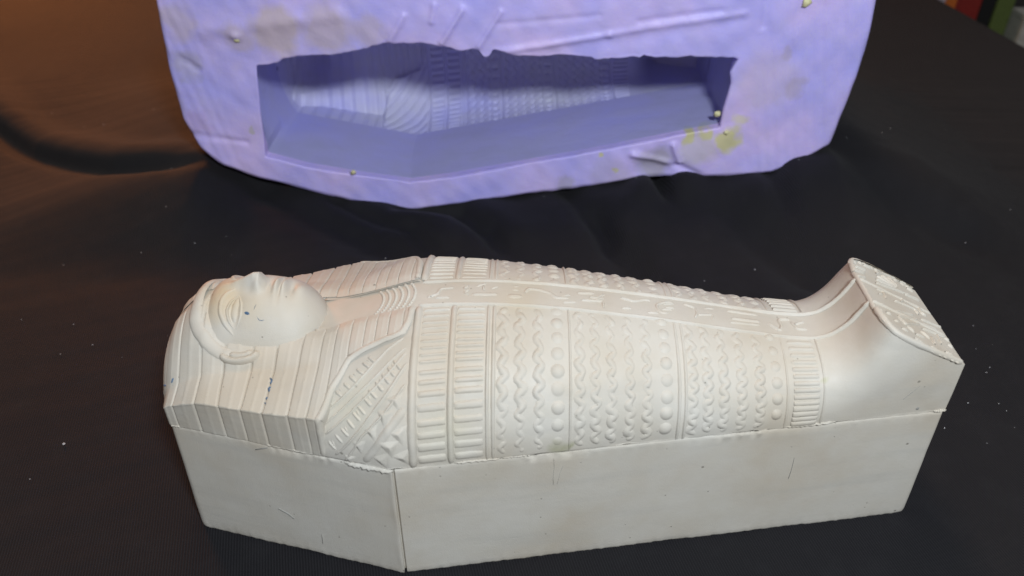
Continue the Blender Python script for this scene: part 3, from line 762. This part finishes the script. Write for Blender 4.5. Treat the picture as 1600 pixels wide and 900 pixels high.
# ---------------------------------------------------------------- silicone mould standing on its long side
mould = empty('silicone_mould', tuple(MLOC), (0, -MT, 0))
tag(mould, 'thick violet silicone mould standing on edge with its coffin-shaped hollow open', 'mould')
INN = np.array([(.0033, .0242), (-.0004, -.0022), (-.0033, -.0267), (.0185, -.0344), (.0463, -.0409), (.0745, -.0466), (.0966, -.0443), (.1686, -.0335), (.2243, -.0239), (.2465, -.0204), (.247, -.0093), (.2494, .0048), (.248, .0111), (.2515, .0177), (.2497, .0192), (.234, .0188), (.2143, .02), (.2028, .0209), (.2013, .0199), (.1783, .0209), (.1766, .0217), (.1619, .023), (.1357, .0245), (.1293, .0268), (.126, .0276), (.1238, .0236), (.1214, .0232), (.1189, .0279), (.1147, .0287), (.1097, .0279), (.1001, .0307), (.0937, .0319), (.0873, .0332), (.0856, .0326), (.071, .0333), (.0575, .0302), (.0441, .0291), (.0174, .0276), (.0138, .0261)])
def closed_resample(P, n):
    Q = np.concatenate([P, P[:1]]); l = np.concatenate([[0], np.cumsum(np.linalg.norm(np.diff(Q, axis=0), axis=1))]); t = np.linspace(0, l[-1], n + 1)[:-1]
    return np.stack([np.interp(t, l, Q[:, 0]), np.interp(t, l, Q[:, 1])], -1)
def ray_loop(P, dirs):
    Q = np.concatenate([P, P[:1]]); out = np.zeros(len(dirs))
    for a0, b0 in zip(Q[:-1], Q[1:]):
        a = (a0 - CEN).T; e = b0 - a0; den = dirs[:, 0] * e[1] - dirs[:, 1] * e[0]; den = np.where(np.abs(den) < 1e-12, 1e-12, den)
        t = (a[0] * e[1] - a[1] * e[0]) / den; u = (a[0] * dirs[:, 1] - a[1] * dirs[:, 0]) / den
        out = np.where((t > 0) & (u >= -1e-6) & (u <= 1 + 1e-6), np.maximum(out, t), out)
    return out
def smooth_loop(P, k):
    for _ in range(k): P = (np.roll(P, 1, 0) + 2 * P + np.roll(P, -1, 0)) / 4
    return P
NL = 900; BV = .0035; DS = 1.24                # the soft walls have stretched deeper than the casting
inn = closed_resample(INN, NL); jag = wav(inn, 41, 38, 5) * 1.3
topm = sstep(0, .012, inn[:, 1]); inn = smooth_loop(inn, 2)
inn = inn + np.stack([0 * jag, jag * .0006 * topm + .00025 * wav(inn, 46, 150, 2) * topm ], -1)
CEN = np.stack([np.clip(inn[:, 0], .03, .222), np.full(NL, -.003)], -1)
dirs = inn - CEN; rin = np.linalg.norm(dirs, axis=1); dirs = dirs / rin[:, None]
outl = smooth_loop(closed_resample(OUT, 700), 1)
rout = ray_loop(outl, dirs)
hexo = round_loop(loop_outline(), 2)
rhex = ray_loop(hexo, dirs)
def ring(r, depth): return np.stack([CEN[:, 0] + dirs[:, 0] * r, np.broadcast_to(depth, r.shape), CEN[:, 1] + dirs[:, 1] * r], -1)
rows = []
# inside of the lip, back to the true outline of the hollow
rlow = np.where(rin > rhex * .985, np.maximum(rin, rhex), rhex)
for q in np.linspace(0, 1, 12): rows.append(ring(rhex + (rlow - rhex) * max(0, 1 - (1 - q) * 1.6), SEAM * DS + (.0125 - SEAM * DS) * q))
rows.append(ring(rlow * .4 + rin * .6, .006)); rows.append(ring(rin * 1.001 + .0002, .0022)); rows.append(ring(rin, .0009))
for q in np.linspace(0, 1, 70):
    r = (rin + .0005) + (rout - BV - rin) * q if True else 0
    rows.append(ring(np.maximum(r, rin + .0004 + .0001 * q), 0.0))
for a in np.linspace(15, 90, 6): rows.append(ring(rout - BV + BV * math.sin(R(a)), BV * (1 - math.cos(R(a)))))
for d in (.02, .04, .07, .10, .126): rows.append(ring(rout * (1 - .10 * (d - BV)), d))
rows.append(ring(rout * .97 - .006, .135)); rows.append(ring(rout * .5, .136)); rows.append(ring(rout * .002, .136))
Pm = np.array(rows); flatm = Pm.reshape(-1, 3)
x, yy, z = flatm[:, 0], flatm[:, 1], flatm[:, 2]
rowi = np.repeat(np.arange(len(rows)), NL); fr = (rowi >= 13) & (rowi < 91)
frontw = np.where(fr, 1.0, 0.0)
d = .0010 * wav(flatm, 43, 14, 4) + .0002 * wav(flatm, 44, 60, 2)
d = d - .0016 * np.exp(-((x - .06) / .09) ** 2) * sstep(.025, .05, z)
XZ = np.stack([x, z], -1)
def line(a, b, w, h, prof=0):
    global d
    dd, sd, t = seg_dist(x, z, [a, b]); g = dd * sd; w = max(w, .0016); e = sstep(0, .12, t + .0) * (1 - sstep(.85, 1, t)) if prof == 0 else 1
    d = d + h * e * np.exp(-(g / w) ** 2)
for a, b, w, h in (((.083, .0475), (.0745, .0355), .0009, -.0012), ((.112, .049), (.1005, .033), .0009, -.0016), ((.131, .047), (.119, .030), .0009, -.0012), ((.0985, .052), (.0965, .044), .0007, -.001),
                   ((.252, .041), (.185, .033), .0018, -.0008), ((.185, .033), (.128, .0265), .0018, -.0012), ((.252, .0375), (.185, .029), .004, .0006), ((.05, .049), (-.02, .044), .004, -.001), ((.262, .047), (.262, .034), .0006, .0008),
                   ((-.034, .030), (-.027, .024), .0012, .0014), ((-.0395, -.012), (-.012, -.018), .0016, .0008), ((.20, -.034), (.222, -.041), .002, -.0018), ((.222, -.041), (.237, -.0485), .002, .0015), ((.222, -.0295), (.226, -.040), .0012, -.0022),
                   ((.18, .043), (.13, .041), .0008, .0005), ((.24, .043), (.20, .039), .0008, .0006)):
    line(a, b, w, h, 1)
d = d + .0032 * np.exp(-(((x - .212) / .012) ** 2 + ((z + .044) / .008) ** 2))                   # dent in the lower rim
d = d - .0022 * np.exp(-(((x + .003) / .003) ** 2 + ((z - .041) / .0025) ** 2))
cor = sstep(.255, .275, x) + sstep(-.012, -.03, x) * .5                                            # print of the corrugated box it was cast in
d = d + .00018 * cor * np.sin((x + .18 * z) / .0052 * 6.283)
flatm = flatm.copy(); flatm[:, 1] = yy + frontw * d * np.where(rowi < 16, .6, 1)
# uneven outer sides
side = (rowi >= 87)
flatm[:, 2] += side * .0006 * wav(flatm, 45, 30, 3)
Fm = gfaces(len(rows), NL, 0, True)
blk = mesh('mould_block', flatm, Fm, SILICONE, mould); blk.data.materials.append(HOLLOW_SHADE); blk.data.polygons.foreach_set('material_index', [1 if i < 12 * NL else 0 for i in range(len(Fm))]); blk['label'] = 'lumpy stained outer block with a ragged torn opening'
# hollow: straight walls, then the negative of the patterned lid
def relief(s, v):
    h = np.zeros_like(s); av = np.abs(v)
    g = np.array([q[0] for q in G]); k = np.clip(np.searchsorted(g, s) - 1, 0, len(g) - 2); t = np.clip((s - g[k]) / (g[k + 1] - g[k]), 0, 1)
    hh = np.where(s < border(v), .0011 * np.minimum(np.clip(t / .55, 0, 1), np.clip((1 - t) / .35, 0, 1)), 0)
    h = h + hh
    br = ((s > .082) & (s < .089)) | ((s > .0926) & (s < .100)) | ((s > .1975) & (s < .2058))
    h = h + br * .0006 * (np.sin(av * 6.283 / .06) > 0)
    wv = ((s > .104) & (s < .120)) | ((s > .128) & (s < .153)) | ((s > .164) & (s < .19))
    h = h + wv * .0006 * np.clip(np.sin((s + .0008 * np.sin(av * 6.283 / .094)) / .0054 * 6.283), 0, 1)
    for c in (.0797, .0909, .1017, .1035, .1268, .1606, .1955): h = h + .0008 * np.exp(-((s - c) / .0008) ** 2)
    for c in (.123, .1566, .1922): h = h + .0009 * np.exp(-((s - c) / .0016) ** 2) * np.clip(np.sin(av * 6.283 / .095), 0, 1)
    dg = (s > border(v)) & (s < .079)
    h = h + dg * .0007 * np.clip(np.sin((s * 120 + av * 5.6) * 6.283 / .8), 0, 1)
    return h
def cav(s, v):
    b = (sstep(0, .003, border(v) - s) if True else 0)[..., None]
    return dress(s, v) * b + body(np.maximum(s, .012), v) * (1 - b)
sc = np.concatenate([-.00619 + .02619 * np.linspace(0, 1, 60) ** 1.5, np.linspace(.0205, .2498, 520)])
S, Vv = np.meshgrid(sc, np.linspace(-1, 1, 261), indexing='ij')
Pc = cav(S, Vv); Nc = nrm(body, np.maximum(S, .012), Vv)
Pc = Pc + Nc * relief(S, Vv)[..., None]
Pc = np.stack([Pc[..., 0], Pc[..., 2] * DS, Pc[..., 1]], -1)
hl = mesh('hollow_relief', Pc, gfaces(*S.shape), DUSTY, mould); hl['label'] = 'patterned negative of the figure deep inside the hollow'
e = Pc[-1]; rr = [np.stack([e[:, 0] + .0021 * (1 - (e[:, 2] / .0197) ** 2) * q, e[:, 1] + (SEAM * DS - e[:, 1]) * q, e[:, 2]], -1) for q in np.linspace(0, 1, 5)]
mesh('hollow_end', np.array(rr), gfaces(5, len(e)), HOLLOW_SHADE, mould)
# crumbs of dried latex stuck on the rim
def crumb(x, y, z, r, seed):
    r_ = np.random.default_rng(seed); th = np.linspace(0, math.pi, 6); ph = np.linspace(0, 6.283, 9)[:-1]
    T_, P_ = np.meshgrid(th, ph, indexing='ij'); rr = r * (.75 + .5 * r_.random(T_.shape)); rr[0] = r; rr[-1] = r
    return mesh('latex_crumb', np.stack([x + rr * np.sin(T_) * np.cos(P_), y + rr * .6 * np.cos(T_), z + rr * np.sin(T_) * np.sin(P_)], -1), gfaces(6, 8, 0, True), YELLOW, mould)
crumb(.0440, -.0012, -.0378, .0016, 1); crumb(-.0030, -.0008, .0394, .0019, 2); crumb(.2816, -.0004, .0448, .0024, 3); crumb(.2452, .004, -.014, .0019, 4); crumb(.2500, -.001, -.0228, .0014, 5)

# ---------------------------------------------------------------- dim clutter beyond the table edge
def box_thing(name, loc, size, rz, mats, label, cat, parts=()):
    t = empty(name, loc, (0, 0, rz)); tag(t, label, cat)
    def bx(nm, c, s, mat, par):
        c = np.array(c); s = np.array(s) / 2; b = min(s) * .12; V = []
        for zf, k in ((-1, b), (-1, 0), (1, 0), (1, b)):
            zq = zf * s[2] if k else zf * (s[2] - b)
            for sx, sy in ((-1, -1), (1, -1), (1, 1), (-1, 1)): V.append(c + np.array([sx * (s[0] - k), sy * (s[1] - k), zq]))
        F = [(0, 3, 2, 1), (12, 13, 14, 15)]
        for q in range(3): F += [(q * 4 + j, q * 4 + (j + 1) % 4, q * 4 + 4 + (j + 1) % 4, q * 4 + 4 + j) for j in range(4)]
        return mesh(nm, V, F, mat, par, smooth=False)
    bx('body', (0, 0, size[2] / 2), size, mats, t)
    for nm, c, s, mat in parts: bx(nm, c, s, mat, t)
    return t
sh_m = flat('dark_wood', (.02, .014, .01), .6)
ORG = flat('orange_card', (.55, .13, .015)); RED = flat('red_card', (.25, .015, .01)); GRN = flat('olive_green', (.11, .15, .035)); WHT = flat('off_white', (.55, .52, .46)); BLK = flat('black_card', (.006, .006, .006)); LIL = flat('pale_lilac', (.38, .32, .36))
box_thing('storage_box', (.510, 1.01, -.30), (.078, .12, .42), 0, RED, 'red and orange printed box beyond the table edge', 'box', [('orange_panel', (-.010, -.0615, .27), (.036, .003, .20), ORG), ('label_strip', (-.016, -.0635, .262), (.020, .002, .014), LIL)])
box_thing('document_binder', (.558, 1.00, -.30), (.016, .10, .43), 0, BLK, 'black upright binder between red box and green binder', 'binder', [('spine_band', (0, -.051, .20), (.012, .002, .02), DARK)])
box_thing('document_binder', (.578, 1.00, -.30), (.020, .10, .45), 0, GRN, 'olive green upright binder beyond the table edge', 'binder', [('spine_band', (0, -.051, .20), (.0195, .002, .02), BLK)])
box_thing('white_carton', (.626, .966, -.30), (.036, .03, .235), 0, WHT, 'white carton at the far right beyond the table edge', 'carton', [('lid_flap', (0, 0, .238), (.038, .032, .006), WHT)])
for o in list(scene.objects):
    if o.name.startswith('document_binder'): o['group'] = 'upright binders beyond the table edge'
